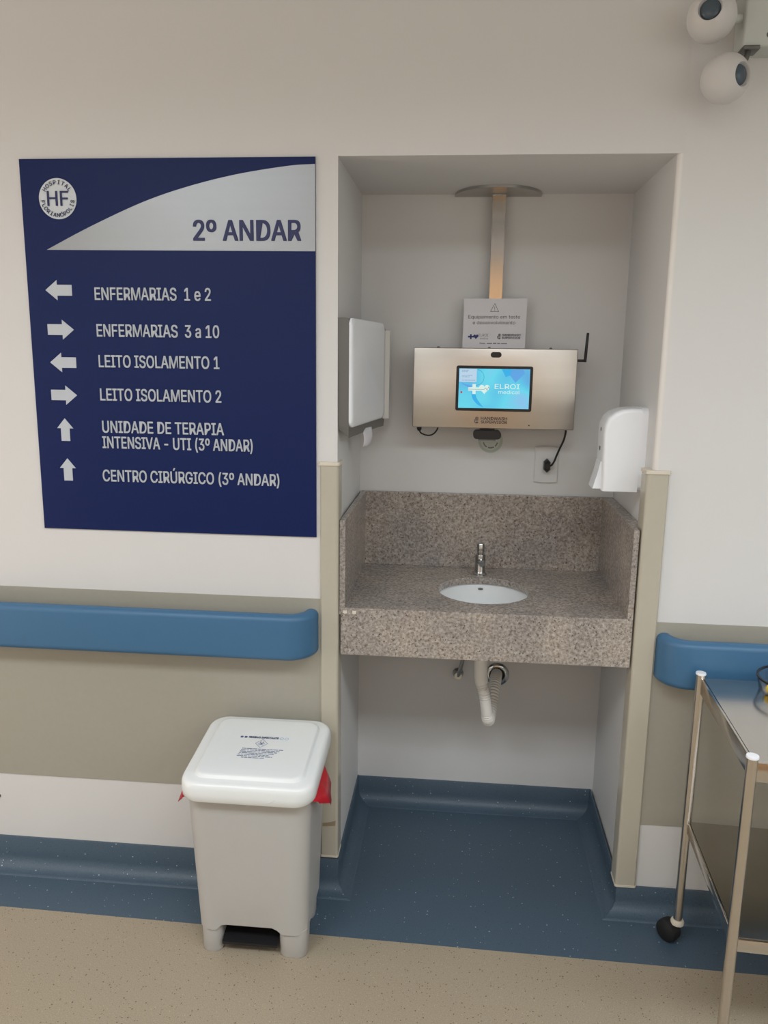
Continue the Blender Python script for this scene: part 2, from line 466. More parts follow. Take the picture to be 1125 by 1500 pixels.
# unseen grey block added above the far door to darken post and sign reflections
obj('reflection_block', bx(-1.1, 1.35, YB, YB + .06, 2.17, CEIL), MT['dark_block'], kind='structure')
# wooden door across the corridor and the lit glazed doorway at its left end
obj('door_1', bx(0.05, 1.05, YB, YB + .045, 0, 2.13, bevel=.004), MT['wood'], kind='structure')
dfr = bmesh.new()
for a in ((XL, XL + .04, -1.62, -1.55, 0, 2.35), (XL, XL + .04, -.45, -.38, 0, 2.35), (XL, XL + .04, -1.62, -.38, 2.35, 2.42)): box(dfr, *a)
obj('door_2', dfr, MT['wood'], kind='structure')
obj('window_1', bx(XL, XL + .02, -1.55, -.45, 0.02, 2.35), MT['lit'], kind='structure')

# cove baseboard: profile (distance from wall, height)
def cove_prof(top):
    p = [(0.0, top), (0.004, top), (0.0055, top - 0.003), (0.0055, 0.042)]
    R = 0.040
    for k in range(1, 9):
        a = PI / 2 * k / 8
        p.append((0.0055 + R - R * math.cos(a), 0.042 - R * math.sin(a)))
    p.append((0.048, 0.0))
    return p
def cove(name, top, fn):
    bm = bmesh.new(); pr = cove_prof(top)
    loft(bm, [[fn(d, z, e) for d, z in pr] for e in (0, 1)], False, False, closed=False)
    obj(name, bm, MT['blue'], kind='structure', smooth=40)
cove('baseboard_left', 0.104, lambda d, z, e: (XL if e == 0 else d, -d, z))
cove('baseboard_right', 0.083, lambda d, z, e: ((W - d - .006) if e == 0 else XR, -d - .001, z))
cove('baseboard_niche_left', 0.096, lambda d, z, e: (d, -d if e == 0 else D - d, z))
cove('baseboard_niche_right', 0.092, lambda d, z, e: (W - d - .006, -d if e == 0 else D - d, z))
cove('baseboard_back', 0.093, lambda d, z, e: (d if e == 0 else W - d - .006, D - d, z))

# ------------------------------------------------------------------ corner guards
def guard(x_in, x_out, z0, z1, label, depth=0.05):
    t = thing('corner_guard', label, 'corner guard', ((x_in + x_out) / 2, 0, z0))
    s = 1 if x_out > x_in else -1
    def prof(g):
        xi, xo, yf = x_in - s * g, x_out + s * g, -0.010 - g
        p = []; r = 0.007
        p.append((xo, 0.0)); p.append((xo, yf + 0.004)); p.append((xo - s * 0.004, yf))
        for k in range(7):
            a = PI / 2 * k / 6
            p.append((xi + s * (r - r * math.sin(a)), yf + r - r * math.cos(a)))
        wall_x = W if s > 0 else 0.0
        p += [(xi, depth), (wall_x, depth), (wall_x, 0.0)]
        return p
    bm = bmesh.new(); loft(bm, [[(x, y, z) for x, y in prof(0)] for z in (z0 + .006, z1 - .009)])
    obj('cover', bm, MT['guard'], t, smooth=40)
    for a, b, g in ((z1 - .009, z1, .003), (z0, z0 + .006, .0015)):
        bm = bmesh.new(); loft(bm, [[(x, y, z) for x, y in prof(g)] for z in (a, b)])
        obj('end_cap', bm, MT['cream'], t, smooth=40)
    return t
gl = guard(0.0045, -0.046, 0.112, 1.287, 'beige vinyl corner guard behind the bin, on the niche edge beside the blue sign')
gr = guard(0.8085, 0.866, 0.082, 1.287, 'beige vinyl corner guard on the niche edge beside the steel trolley')
bm = bmesh.new(); pl = Plane((0, -0.0102, 0))
pl.poly(bm, [(-.040, .222), (-.018, .226), (-.001, .232), (-.003, .215), (-.024, .213), (-.040, .211)], 0, .0003)
obj('scuff_mark', bm, mat('scuff', rgb(150, 134, 112), .5, noise=.1), gl, label='brown scuff')

# ------------------------------------------------------------------ handrails
def handrail(x_end, x_far, z0, z1, label):
    s = 1 if x_far > x_end else -1
    t = thing('handrail', label, 'handrail', ((x_end + x_far) / 2, 0, (z0 + z1) / 2))
    zc = (z0 + z1) / 2; hh = (z1 - z0) / 2
    sec = [(a - 0.0, b) for a, b in rrect(0.020, hh, 0.018, 6)]
    R = 0.062; cy = -0.062
    path = [(x_far, cy, s, 0)]
    xc = x_end + s * (R + 0.012)
    path.append((xc + s * .3, cy, s, 0))
    for k in range(13):
        a = PI / 2 * k / 12
        path.append((xc - s * R * math.sin(a), cy + R - R * math.cos(a), s * math.cos(a), -math.sin(a)))
    rings = []
    for x, y, tx, ty in path:
        # horizontal normal pointing away from the wall side of the path
        nx, ny = (ty * s, -tx * s)
        k = 1.0
        rings.append([(x + nx * a * k, min(y + ny * a * k, -0.0005), zc + b) for a, b in sec])
    bm = bmesh.new(); loft(bm, rings)
    obj('rail', bm, MT['rail'], t, smooth=50)
    for q in range(3):
        xb = xc + s * (0.35 + 1.1 * q)
        obj('bracket', bx(xb - .03, xb + .03, -.045, -.003, zc - .03, zc + .03, bevel=.003), MT['rail'], t)
handrail(-0.060, XL, 0.743, 0.874, 'blue vinyl wall handrail under the hospital directory sign')
handrail(0.876, XR, 0.716, 0.849, 'blue vinyl wall handrail behind the steel trolley')

# ------------------------------------------------------------------ directory sign
sg = thing('directory_sign', 'large dark blue hospital floor directory with silver arrows, left of the niche', 'sign', (-.4445, 0, 1.5665))
bm = bx(-.832, -.057, -.005, 0, 1.079, 2.054)
obj('board', bm, MT['sign'], sg)
P0 = Plane((0, -.005, 0))
def zs(pts): return pts
top = []
ctl = [(-.772, 1.8295), (-.649, 1.888), (-.506, 1.9475), (-.385, 1.985), (-.258, 2.0135), (-.126, 2.0325), (-.0575, 2.0365)]
cr = bez([(x, 0, z) for x, z in ctl], 42)
poly = [(-.0575, 1.8275)] + [(p.x, p.z) for p in reversed(cr)]
bm = bmesh.new(); P0.poly(bm, poly, 0, .0008)
sw = obj('silver_panel', bm, MT['silver'], sg, label='silver curved panel')
bm = bmesh.new(); put_text(bm, P0, '2º ANDAR', -.374, 1.8535, .049, .279, bold=.018, h=.0013)
obj('lettering', bm, MT['sign_ink'], sw)
LC = (-.7335, 1.9565)
bm = bmesh.new(); P0.poly(bm, circ(LC[0], LC[1], .0505, 48), 0, .0008)
dk = obj('emblem_disc', bm, MT['disc'], sg, label='round silver hospital emblem')
bm = bmesh.new()
put_text(bm, P0, 'HF', LC[0] + .0005, LC[1] - .0175, .036, .056, bold=.01, h=.0013, align='C')
def arc_text(bm, pl, body, c, r, a0, a1, cap, inward=False):
    n = len(body)
    for i, ch in enumerate(body):
        a = math.radians(a0 + (a1 - a0) * i / (n - 1))
        if not inward: put_text(bm, pl, ch, c[0] + r * math.cos(a), c[1] + r * math.sin(a), cap, bold=.006, h=.0013, align='C', ang=a - PI / 2)
        else: put_text(bm, pl, ch, c[0] + r * math.cos(a), c[1] + r * math.sin(a), cap, bold=.006, h=.0013, align='C', ang=a + PI / 2)
obj('lettering', bm, MT['sign_ink'], dk); bm = bmesh.new()
arc_text(bm, P0, 'HOSPITAL', LC, .0355, 146, 34, .0098)
obj('lettering', bm, MT['sign_ink'], dk); bm = bmesh.new()
arc_text(bm, P0, 'FLORIANÓPOLIS', LC, .0455, 190, 350, .0098, True)
obj('lettering', bm, MT['sign_ink'], dk)
def arrow(cx, cz, d, L=.073, wd=.052):
    pts = [(-.5 * L, 0), (-.06 * L, wd / 2), (-.06 * L, wd * .27), (.5 * L, wd * .27), (.5 * L, -wd * .27), (-.06 * L, -wd * .27), (-.06 * L, -wd / 2)]
    if d == 'R': pts = [(-x, y) for x, y in pts][::-1]
    if d == 'U': pts = [(y, -x) for x, y in pts]
    bm = bmesh.new(); P0.poly(bm, [(cx + x, cz + y) for x, y in pts], 0, .0008)
    obj('arrow', bm, MT['letter'], sg)
arrow(-.7465, 1.727, 'L'); arrow(-.7475, 1.625, 'R'); arrow(-.7465, 1.5385, 'L'); arrow(-.7495, 1.4515, 'R')
arrow(-.7525, 1.3575, 'U', .062, .046); arrow(-.752, 1.2475, 'U', .062, .046)
for body, x, z, x1 in (('ENFERMARIAS  1 e 2', -.647, 1.703, -.334), ('ENFERMARIAS  3 a 10', -.647, 1.6085, -.314), ('LEITO ISOLAMENTO 1', -.646, 1.528, -.316),
                    ('LEITO ISOLAMENTO 2', -.647, 1.4395, -.313), ('UNIDADE DE TERAPIA', -.646, 1.3525, -.308), ('INTENSIVA - UTI (3º ANDAR)', -.648, 1.310, -.230),
                    ('CENTRO CIRÚRGICO (3º ANDAR)', -.652, 1.218, -.158)):
    bm = bmesh.new(); put_text(bm, P0, body, x, z, .0315, x1 - x, bold=.012, h=.0009)
    obj('lettering', bm, MT['letter'], sg)

# ------------------------------------------------------------------ granite washstand
ZC = 0.88
vt = thing('granite_washstand', 'speckled beige granite countertop with splashbacks spanning the niche', 'countertop', (.41, .25, .743))
BC = (.410, .225); BRX, BRY = .134, .135
bm = bmesh.new()
NA = 96
x0, x1, y0, y1 = .006, .8245, .0, .4995
angs = sorted(set([2 * PI * i / NA for i in range(NA)] + [math.atan2(y - BC[1], x - BC[0]) % (2 * PI) for x in (x0, x1) for y in (y0, y1)]))
def edge_pt(a):
    c, s = math.cos(a), math.sin(a); t = 1e9
    if c > 1e-9: t = min(t, (x1 - BC[0]) / c)
    if c < -1e-9: t = min(t, (x0 - BC[0]) / c)
    if s > 1e-9: t = min(t, (y1 - BC[1]) / s)
    if s < -1e-9: t = min(t, (y0 - BC[1]) / s)
    x, y = BC[0] + c * t, BC[1] + s * t
    if x > .804 and y < .052: x = .804
    return x, y
hole = [(BC[0] + BRX * math.cos(a), BC[1] + BRY * math.sin(a)) for a in angs]
holes = [(BC[0] + (BRX + .003) * math.cos(a), BC[1] + (BRY + .003) * math.sin(a)) for a in angs]
rim = [edge_pt(a) for a in angs]
rings = [[(x, y, ZC) for x, y in rim], [(x, y, ZC) for x, y in holes], [(x, y, ZC - .003) for x, y in hole], [(x, y, .860) for x, y in hole], [(x, y, .860) for x, y in rim], [(x, y, ZC) for x, y in rim]]
loft(bm, rings, False, False)
bmesh.ops.remove_doubles(bm, verts=bm.verts, dist=1e-6)
obj('countertop', bm, MT['granite'], vt)
obj('apron', bx(.010, .804, -.0015, .0195, .743, ZC + .0003, bevel=.0015), MT['granite'], vt)
obj('backsplash', bx(.020, .795, .482, .4998, ZC, 1.127, bevel=.0012), MT['granite'], vt)
obj('side_splash', bx(.006, .022, 0, .4995, ZC, 1.127, bevel=.0012), MT['granite'], vt)
bm = bmesh.new(); loft(bm, [[(.7895, .0005, z), (.804, .0005, z), (.804, .051, z), (.8245, .051, z), (.8245, .4995, z), (.7895, .4995, z)] for z in (ZC, 1.127)])
obj('side_splash', bm, MT['granite'], vt)
# old adhesive dots and a water stain on the apron
pl = Plane((0, -.0016, 0)); bm = bmesh.new()
for cx in (.0225, .0485):
    pl.poly(bm, [(cx - .006 + .0115 * u, .864 + .009 * v) for u, v in ((0, .1), (.4, -.05), (1, .05), (.95, .6), (1, 1), (.5, .9), (.05, 1))], 0, .0006)
obj('adhesive_residue', bm, MT['cream'], vt, label='white adhesive residue')

# basin
bs = thing('wash_basin', 'white oval undermount porcelain basin in the granite counter', 'basin', (BC[0], BC[1], .72))
bm = bmesh.new()
prof = [(1.13, .860), (1.02, .860), (1.015, .845), (.99, .815), (.92, .775), (.78, .745), (.5, .729), (.16, .724), (.16, .712), (.52, .717), (.82, .733), (.97, .765), (1.04, .81), (1.07, .85), (1.13, .852), (1.13, .860)]
lathe(bm, [(r * .138, z) for r, z in prof], 64, (BC[0], BC[1], 0), 1.0, 1.007)
obj('bowl', bm, MT['porcelain'], bs, smooth=60)
bm = bmesh.new(); lathe(bm, [(.0, .723), (.018, .7235), (.021, .7265), (.0165, .7285), (.0, .7275)], 24, (BC[0], BC[1], 0)); obj('drain', bm, MT['chrome'], bs, smooth=50)
bm = bmesh.new(); Plane((BC[0] - .004, BC[1] + .1390, .842), (1, 0, 0), (0, .15, 1)).poly(bm, [(.0085 * a, .0035 * b) for a, b in circ(0, 0, 1, 20)], 0, .001)
obj('overflow_slot', bm, MT['grey_plastic'], bs)

# faucet
fc = thing('push_faucet', 'small chrome push-button faucet behind the basin', 'faucet', (.403, .40, ZC))
bm = bmesh.new(); lathe(bm, [(0, 0), (.0225, 0), (.0225, .004), (.0185, .008), (.0172, .012), (.0168, .062), (.0155, .068), (.012, .070), (0, .070)], 32, (.403, .40, ZC)); obj('body', bm, MT['chrome'], fc, smooth=40)
bm = bmesh.new(); lathe(bm, [(0, .070), (.0105, .070), (.0105, .073), (.0125, .075), (.0128, .098), (.011, .102), (0, .103)], 28, (.403, .40, ZC)); obj('push_button', bm, MT['chrome'], fc, smooth=40)
bm = bmesh.new(); tube(bm, bez([(.403, .392, ZC + .044), (.4045, .372, ZC + .049), (.4055, .352, ZC + .050), (.406, .340, ZC + .048)], 16), lambda t: .0105 - .002 * t, 16); obj('spout', bm, MT['chrome'], fc, smooth=50)

# drain hose
hs = thing('drain_hose', 'white corrugated drain hose looping down under the counter', 'hose', (.41, .225, .71))
pth = bez([(.410, .228, .712), (.411, .236, .63), (.414, .242, .585), (.426, .246, .54), (.434, .250, .49), (.4405, .262, .452), (.446, .300, .4285), (.455, .345, .452), (.464, .390, .492), (.471, .440, .512), (.476, .497, .503)], 330)
def hose_r(t):
    if t < .22: return .0215
    if .34 < t < .45: return .0188
    return .0182 + .0018 * math.sin(t * 2 * PI * 62)
bm = bmesh.new(); tube(bm, pth, hose_r, 20); obj('hose', bm, MT['hose'], hs, smooth=60)
bm = bmesh.new(); lathe(bm, [(.025, 0), (.041, 0), (.041, .003), (.036, .008), (.028, .009), (.025, .006), (.025, 0)], 36, mtx=Matrix.Translation((.478, .4995, .501)) @ rot_to((0, -1, 0)))
obj('wall_flange', bm, MT['chrome'], hs, smooth=40)
bm = bmesh.new(); lathe(bm, [(0, 0), (.0255, 0), (.0255, .003), (0, .003)], 30, mtx=Matrix.Translation((.478, .4998, .501)) @ rot_to((0, -1, 0)))
obj('wall_opening', bm, MT['rubber'], hs, label='black opening in the wall')
# supply
sv = thing('supply_pipe', 'dark chrome water supply elbow on the wall beside the drain hose', 'pipe', (.345, .5, .50))
bm = bmesh.new(); lathe(bm, [(0, 0), (.019, 0), (.019, .003), (.013, .009), (.012, .03), (0, .03)], 28, mtx=Matrix.Translation((.345, .4998, .499)) @ rot_to((0, -1, 0))); obj('valve', bm, MT['chrome'], sv, smooth=40)
bm = bmesh.new(); tube(bm, bez([(.345, .476, .497), (.349, .468, .515), (.358, .455, .56), (.372, .44, .64), (.39, .415, .74), (.401, .402, .858)], 40), .0065, 12); obj('flexible_pipe', bm, MT['plate_steel'], sv, smooth=60)

# ------------------------------------------------------------------ hand-wash monitor
hm = thing('handwash_monitor', 'brushed steel touchscreen box hung from the niche ceiling on a flat post', 'monitor', (.42, .47, H))
bm = bmesh.new()
hp = [(.418 + .131 * math.cos(a), .4995 - .150 * math.sin(a)) for a in [PI * k / 36 for k in range(37)]]
loft(bm, [[(x, y, z) for x, y in hp] for z in (H - .008, H - .0003)])
obj('ceiling_plate', bm, MT['plate_steel'], hm, smooth=30)
obj('post', bx(.4005, .4415, .452, .478, 1.42, H - .008, bevel=.0012), MT['post_steel'], hm)
bm = bmesh.new()
for k in range(16):
    lathe(bm, [(0, 0), (.0022, .0004), (.0018, .0025), (0, .0032)], 8, mtx=Matrix.Translation((.4025 + .0024 * k, .4515, H - .0095 - .0006 * random.random())) @ rot_to((0, -1, -.6)))
obj('weld_bead', bm, MT['chrome'], hm, smooth=60)
BX0, BX1, BY0, BY1, BZ0, BZ1 = .1785, .6665, .352, .452, 1.3535, 1.5935
bm = bx(BX0, BX1, BY0, BY1, BZ0, BZ1, bevel=.003, seg=3)
obj('housing', bm, MT['steel'], hm, smooth=40)
PB = Plane((0, BY0, 0))
def bxz(px, py):
    return px, py
# bezel and screen, in metres on the front of the housing
sx0, sx1, sz0, sz1 = .3085, .5370, 1.4065, 1.5415
def rr2(x0, x1, z0, z1, r, n=5): return [((x0 + x1) / 2 + a, (z0 + z1) / 2 + b) for a, b in rrect((x1 - x0) / 2, (z1 - z0) / 2, r, n)]
bm = bmesh.new(); PB.poly(bm, rr2(sx0, sx1, sz0, sz1, .006), 0, .0035)
bz = obj('screen_bezel', bm, MT['black'], hm)
ux0, ux1, uz0, uz1 = sx0 + .0085, sx1 - .0085, sz0 + .0085, sz1 - .0085
bm = bmesh.new(); PB.rect(bm, ux0, uz0, ux1, uz1, .003, .0040)
obj('screen', bm, MT['screen'], bz, label='lit blue touchscreen')
sw_, sh_ = ux1 - ux0, uz1 - uz0
def SC(u, v): return ux0 + sw_ * u, uz0 + sh_ * v
def scpoly(bm, uv, h): PB.poly(bm, [SC(u, v) for u, v in uv], .0035, h)
bm = bmesh.new()
scpoly(bm, [(.60, .995), (.66, .80), (.72, .84), (.74, .995)], .0042)
obj('picture_shape', bm, MT['glow_blue'], bz); bm = bmesh.new()
c = bez([(.18 + 0, .42, 0), (.20, .25, 0), (.27, .10, 0), (.36, .02, 0)], 16); d = bez([(.24, .42, 0), (.255, .27, 0), (.31, .13, 0), (.36, .02, 0)], 16)
scpoly(bm, [(p.x, p.y) for p in c] + [(p.x, p.y) for p in reversed(d)], .0042)
obj('picture_shape', bm, MT['glow_blue'], bz)
bm = bmesh.new()
scpoly(bm, [(.72, .84), (.80, .66), (.93, .90), (.90, .995), (.74, .995)], .0042)
obj('picture_shape', bm, MT['glow_violet'], bz); bm = bmesh.new()
scpoly(bm, [(.02, .66), (.10, .60), (.22, .565), (.14, .52), (.06, .60)], .0042)
obj('picture_shape', bm, MT['glow_violet'], bz)
bm = bmesh.new()
PB.line(bm, [SC(.24 + .115 * math.cos(a), .78 + .20 * math.sin(a)) for a in [math.radians(q) for q in range(80, -95, -8)]], .0007, .0035, .0043)
obj('picture_line', bm, MT['screen_line'], bz)
bm = bmesh.new(); scpoly(bm, [(.005, .66), (.25, .66), (.25, .995), (.005, .995)], .0044)
obj('popup_window', bm, MT['glow_pop'], bz)
bm = bmesh.new(); rnd = random.Random(3)
for v, e in ((.95, .10), (.91, .08), (.82, .15), (.785, .11), (.70, .20)):
    x0_, y0_ = SC(.04, v); smear_line(bm, PB, x0_, SC(.04 + e, v)[0], y0_, .0014, .0042, .0047, rnd)
obj('popup_print', bm, MT['glow_dim'], bz)
bm = bmesh.new(); PB.poly(bm, circ(*SC(.04, .40), .0032, 14), .0035, .0043); obj('screen_icon', bm, MT['glow_red'], bz)
bm = bmesh.new()
x_, y_ = SC(.135, .485); pulse_logo(bm, PB, x_, y_, .0300, .0035, .0045)
put_text(bm, PB, 'ELROI', SC(.51, 0)[0], SC(0, .50)[1], .0140, sw_ * .35, bold=.004, h=.0045)
put_text(bm, PB, 'medical', SC(.565, 0)[0], SC(0, .375)[1], .0105, sw_ * .30, bold=.0, h=.0045)
obj('logo', bm, MT['glow_white'], bz)
bm = bmesh.new(); x_, y_ = SC(.0, .49)
PB.line(bm, [SC(.135, .48), SC(.36, .48), SC(.385, .52), SC(.405, .45), SC(.425, .55), SC(.44, .48)], .0008, .0040, .0048)
obj('logo_line', bm, MT['screen_line'], bz)
# lens window
bm = bmesh.new(); PB.poly(bm, rr2(.4095, .4415, 1.5665, 1.5825, .0079, 8), 0, .002); obj('lens_window', bm, MT['black'], hm)
# engraved logo under the screen
bm = bmesh.new()
hand_icon(bm, PB, .3670, 1.3690, .0200, 0, .0004)
put_text(bm, PB, 'HANDWASH', .3870, 1.3803, .0085, .0790, bold=.012, h=.0005)
put_text(bm, PB, 'SUPERVISOR', .3870, 1.3692, .0085, .0790, bold=.012, h=.0005)
obj('engraved_logo', bm, MT['ink'], hm)
bm = bmesh.new(); PB.poly(bm, circ(.5325, 1.3655, .0022, 12), 0, .0004); obj('indicator_hole', bm, MT['black'], hm)
for xs_ in (.252, .405, .588):
    bm = bmesh.new(); lathe(bm, [(0, 0), (.0042, 0), (.0042, .0025), (.0025, .004), (0, .004)], 14, (xs_, BY0 + .02, BZ1)); obj('screw', bm, MT['screw'], hm, smooth=40)
# antenna
bm = bmesh.new(); ya = .402
box(bm, BX1, BX1 + .028, ya - .004, ya + .004, 1.5565, 1.5645, bevel=.002)
lathe(bm, [(0, 0), (.0042, 0), (.0045, .02), (.0040, .085), (.0025, .087), (0, .087)], 12, mtx=Matrix.Translation((BX1 + .0285, ya, 1.5560)) @ rot_to((.045, 0, 1)))
obj('antenna', bm, MT['black'], hm, smooth=40)
# sensor under the housing
bm = bmesh.new(); ys = .385
loft(bm, [[(.4085 + a, y, 1.3325 + b) for a, b in rrect(.0425, .0135, .0115, 6)] for y in (ys - .018, ys + .02)])
box(bm, .386, .431, ys - .012, ys + .02, 1.343, BZ0 + .001, bevel=.002)
sn = obj('presence_sensor', bm, MT['black'], hm, smooth=40)
bm = bmesh.new(); loft(bm, [[(.4085 + a, ys - .016, 1.3145), (.4085 - a, ys - .016, 1.3145), (.4085 - a * 1.06, ys + .012, 1.322), (.4085 + a * 1.06, ys + .012, 1.322)] for a in (.026,)] + [[(.4085 + .027, ys - .016, 1.3215), (.4085 - .027, ys - .016, 1.3215), (.4085 - .028, ys + .012, 1.327), (.4085 + .028, ys + .012, 1.327)]])
obj('sensor_lip', bm, MT['grey_plastic'], sn)
# looping cable with its connector
bm = bmesh.new(); yk = .405
tube(bm, bez([(.1985, yk, 1.345), (.201, yk, 1.333), (.212, yk, 1.3265), (.227, yk, 1.3235), (.241, yk, 1.3275), (.2525, yk, 1.340), (.258, yk, 1.356)], 30), .0024, 8)
cb = obj('loop_cable', bm, MT['black'], hm, smooth=60)
bm = bmesh.new(); lathe(bm, [(0, 0), (.0045, 0), (.0075, .006), (.0075, .02), (0, .02)], 14, (.1975, yk, 1.3375)); obj('connector', bm, MT['black'], cb, smooth=50)

# power cord
pc = thing('power_cord', 'black power cord hanging from the steel box to the wall outlet', 'power cord', (.655, .43, BZ0))
bm = bmesh.new(); tube(bm, bez([(.6535, .425, BZ0 + .001), (.6535, .435, 1.335), (.650, .445, 1.312), (.640, .452, 1.285), (.632, .455, 1.262), (.6265, .458, 1.245), (.619, .462, 1.2315), (.6095, .466, 1.228)], 40), .0032, 10); obj('cord', bm, MT['black'], pc, smooth=60)
bm = bmesh.new()
hexa = [(-.0105, .012), (0, .0225), (.0105, .012), (.0105, -.012), (0, -.0225), (-.0105, -.012)]
loft(bm, [[(.6065 + a * k, y, 1.2275 + b * k) for a, b in hexa] for y, k in ((.494, 1), (.470, 1), (.462, .8), (.458, .55))])
obj('plug', bm, MT['black'], pc)
# outlet plate
ot = thing('wall_outlet', 'white wall outlet plate on the niche back wall with a black plug in it', 'outlet', (.606, .5, 1.228))
bm = bmesh.new()
def plate(hw, hh, bul, y): 
    pts = []
    for k in range(13): pts.append((hw - 2 * hw * k / 12, hh + bul * math.sin(PI * k / 12)))
    for k in range(13): pts.append((-hw + 2 * hw * k / 12, -hh - bul * math.sin(PI * k / 12)))
    return [(.606 + a, y, 1.2285 + b) for a, b in pts]
loft(bm, [plate(.0375, .0575, .0025, .4997), plate(.0375, .0575, .0025, .4945), plate(.0345, .0545, .0025, .4925)])
obj('cover_plate', bm, MT['wall'], ot, smooth=25)
obj('socket', bx(.5925, .6205, .4905, .4997, 1.2065, 1.2515, bevel=.001), MT['wall'], ot)
# round sticker on the wall
st = thing('round_sticker', 'round pale green sticker on the back wall below the steel box', 'sticker', (.4235, .4998, 1.3015))
pl = Plane((.4245, .4999, 1.3015)); bm = bmesh.new(); pl.poly(bm, circ(0, 0, .0395, 40), 0, .0006); obj('backing', bm, MT['sticker'], st)
bm = bmesh.new(); pl.poly(bm, circ(0, 0, .031, 36), 0, .0009); obj('inner_disc', bm, MT['sticker_in'], st)
bm = bmesh.new(); rnd = random.Random(5)
for k in range(13):
    a = math.radians(200 + 140 * k / 12)
    if k % 5 == 4: continue
    q = Plane(pl.at(.0235 * math.cos(a), .0235 * math.sin(a)), (-math.sin(a), 0, math.cos(a)), (-math.cos(a), 0, -math.sin(a)))
    q.rect(bm, -.0022, -.002, .0020, .0022, 0, .0012)
obj('ring_print', bm, MT['grey_plastic'], st)

# notice card standing on the housing against the post
cd = thing('notice_card', 'white printed test notice card standing on top of the steel box', 'card', (.4195, .45, BZ1))
cdp = Plane((.4195, .4448, BZ1), (1, 0, .008), (0, .028, 1))
bm = bmesh.new(); cdp.poly(bm, [(-.0955, .0005), (.0965, .0005), (.0985, .150), (-.0935, .150)], 0, .0012)
obj('card', bm, MT['paper'], cd)
bm = bmesh.new()
tri = [(-.0135, .1105), (.0135, .1105), (.0, .1365)]; tin = [(-.0115, .1117), (.0115, .1117), (.0, .1340)]
cdp.strip(bm, tri, tin, 0, .0016)
cdp.rect(bm, -.0006, .1185, .0006, .1262, 0, .0016); cdp.poly(bm, circ(0, .1155, .0011, 10), 0, .0016)
obj('warning_symbol', bm, MT['ink'], cd); bm = bmesh.new()
put_text(bm, cdp, 'Equipamento em teste', -.0005, .0905, .0100, .158, bold=.0, h=.0016, align='C')
put_text(bm, cdp, 'e desenvolvimento', -.0005, .0730, .0100, .130, bold=.0, h=.0016, align='C')
obj('title_print', bm, MT['ink'], cd); bm = bmesh.new()
put_text(bm, cdp, 'HANDWASH', .0255, .0380, .0062, .0560, bold=.012, h=.0016)
put_text(bm, cdp, 'SUPERVISOR', .0255, .0295, .0062, .0560, bold=.012, h=.0016)
hand_icon(bm, cdp, .0110, .0285, .0165, 0, .0016)
obj('logo', bm, MT['ink'], cd)
bm = bmesh.new(); pulse_logo(bm, cdp, -.0790, .0355, .0150, 0, .0016); obj('logo', bm, MT['navy'], cd, label='navy cross and heart logo')
bm = bmesh.new()
put_text(bm, cdp, 'ELROI', -.0465, .0365, .0080, .0300, bold=.0, h=.0016)
put_text(bm, cdp, 'medical', -.0415, .0275, .0050, .0245, bold=.0, h=.0016)
put_text(bm, cdp, 'Fone:', -.0420, .0135, .0045, .0165, bold=.02, h=.0016)
smear_line(bm, cdp, -.0200, .0420, .0135, .0036, 0, .0015, random.Random(9))
obj('print', bm, MT['grey_ink'], cd)

# ------------------------------------------------------------------ paper towel dispenser (left niche wall)
td = thing('towel_dispenser', 'white and grey paper towel dispenser on the left niche wall', 'dispenser', (0, .2, 1.37))
TY0, TY1 = .004, .415
TZ0, TZ1 = 1.372, 1.664
def fx(y): return .024 + .052 * min(1, (y - TY0) / .34) 
bm = bmesh.new()
sec = [(0, TY0), (.029, TY0), (.052, .18), (.075, .345), (.088, .40), (.080, .425), (0, .43)]
zt = TZ1
rings = [[(x * .97, y * .97 + .006, 1.376 if x < .001 else 1.351) for x, y in sec], [(x, y, TZ0 + .012) for x, y in sec], [(x, y, zt - .02) for x, y in sec], [(x * .93, y, zt - .002) for x, y in sec], [(x * .7, y, zt) for x, y in sec]]
# the lower edge drops to a ridge in the middle of the depth
loft(bm, rings)
obj('shell', bm, MT['grey_plastic'], td, smooth=30)
bm = bmesh.new()
ys_ = [TY0 - .0015, .06, .12, .18, .24, .30, .335, .350, .358, .362]
def cx(y):
    x = .0300 + .0465 * (y - TY0) / .34
    return x
outer = []
def cover_outline(inset):
    return [(y, z) for y, z in [( .191 + a, (TZ0 + .006 + TZ1) / 2 + b) for a, b in rrect(.186 - inset, (TZ1 - TZ0 - .006) / 2 - inset, .020, 8, side=8)]]
loft(bm, [[(cx(y) - .0015, y, z) for y, z in cover_outline(0)], [(cx(y) + .004, y, z) for y, z in cover_outline(0)], [(cx(y) + .0075, y, z) for y, z in cover_outline(.004)], [(cx(y) + .0085, y, z) for y, z in cover_outline(.012)]])
obj('cover', bm, MT['white_plastic'], td, smooth=50)
bm = bmesh.new()
loft(bm, [[(x, y, z) for x, y in ((.06, .384), (.090, .384), (.102, .392), (.104, .425), (.06, .43))] for z in (1.375, 1.642)])
obj('level_window', bm, MT['pale_grey_plastic'], td, smooth=30, label='translucent pale end panel')
# paper sheet hanging out
tp = bmesh.new()
g = [[(.045 + .020 * u + .006 * math.sin(3 * v) + .004 * v * math.sin(5 * u), .165 + .075 * u * (1 - .35 * v) + .014 * v, 1.362 - .055 * v) for u in [i / 8 for i in range(9)]] for v in [j / 6 for j in range(7)]]
loft(tp, g, False, False, closed=False)
po = obj('paper_towel', tp, MT['paper'], None, smooth=60)
sm = po.modifiers.new('thickness', 'SOLIDIFY'); sm.thickness = .0006
tag(po, 'white paper towel hanging out of the dispenser on the left niche wall', 'paper towel')

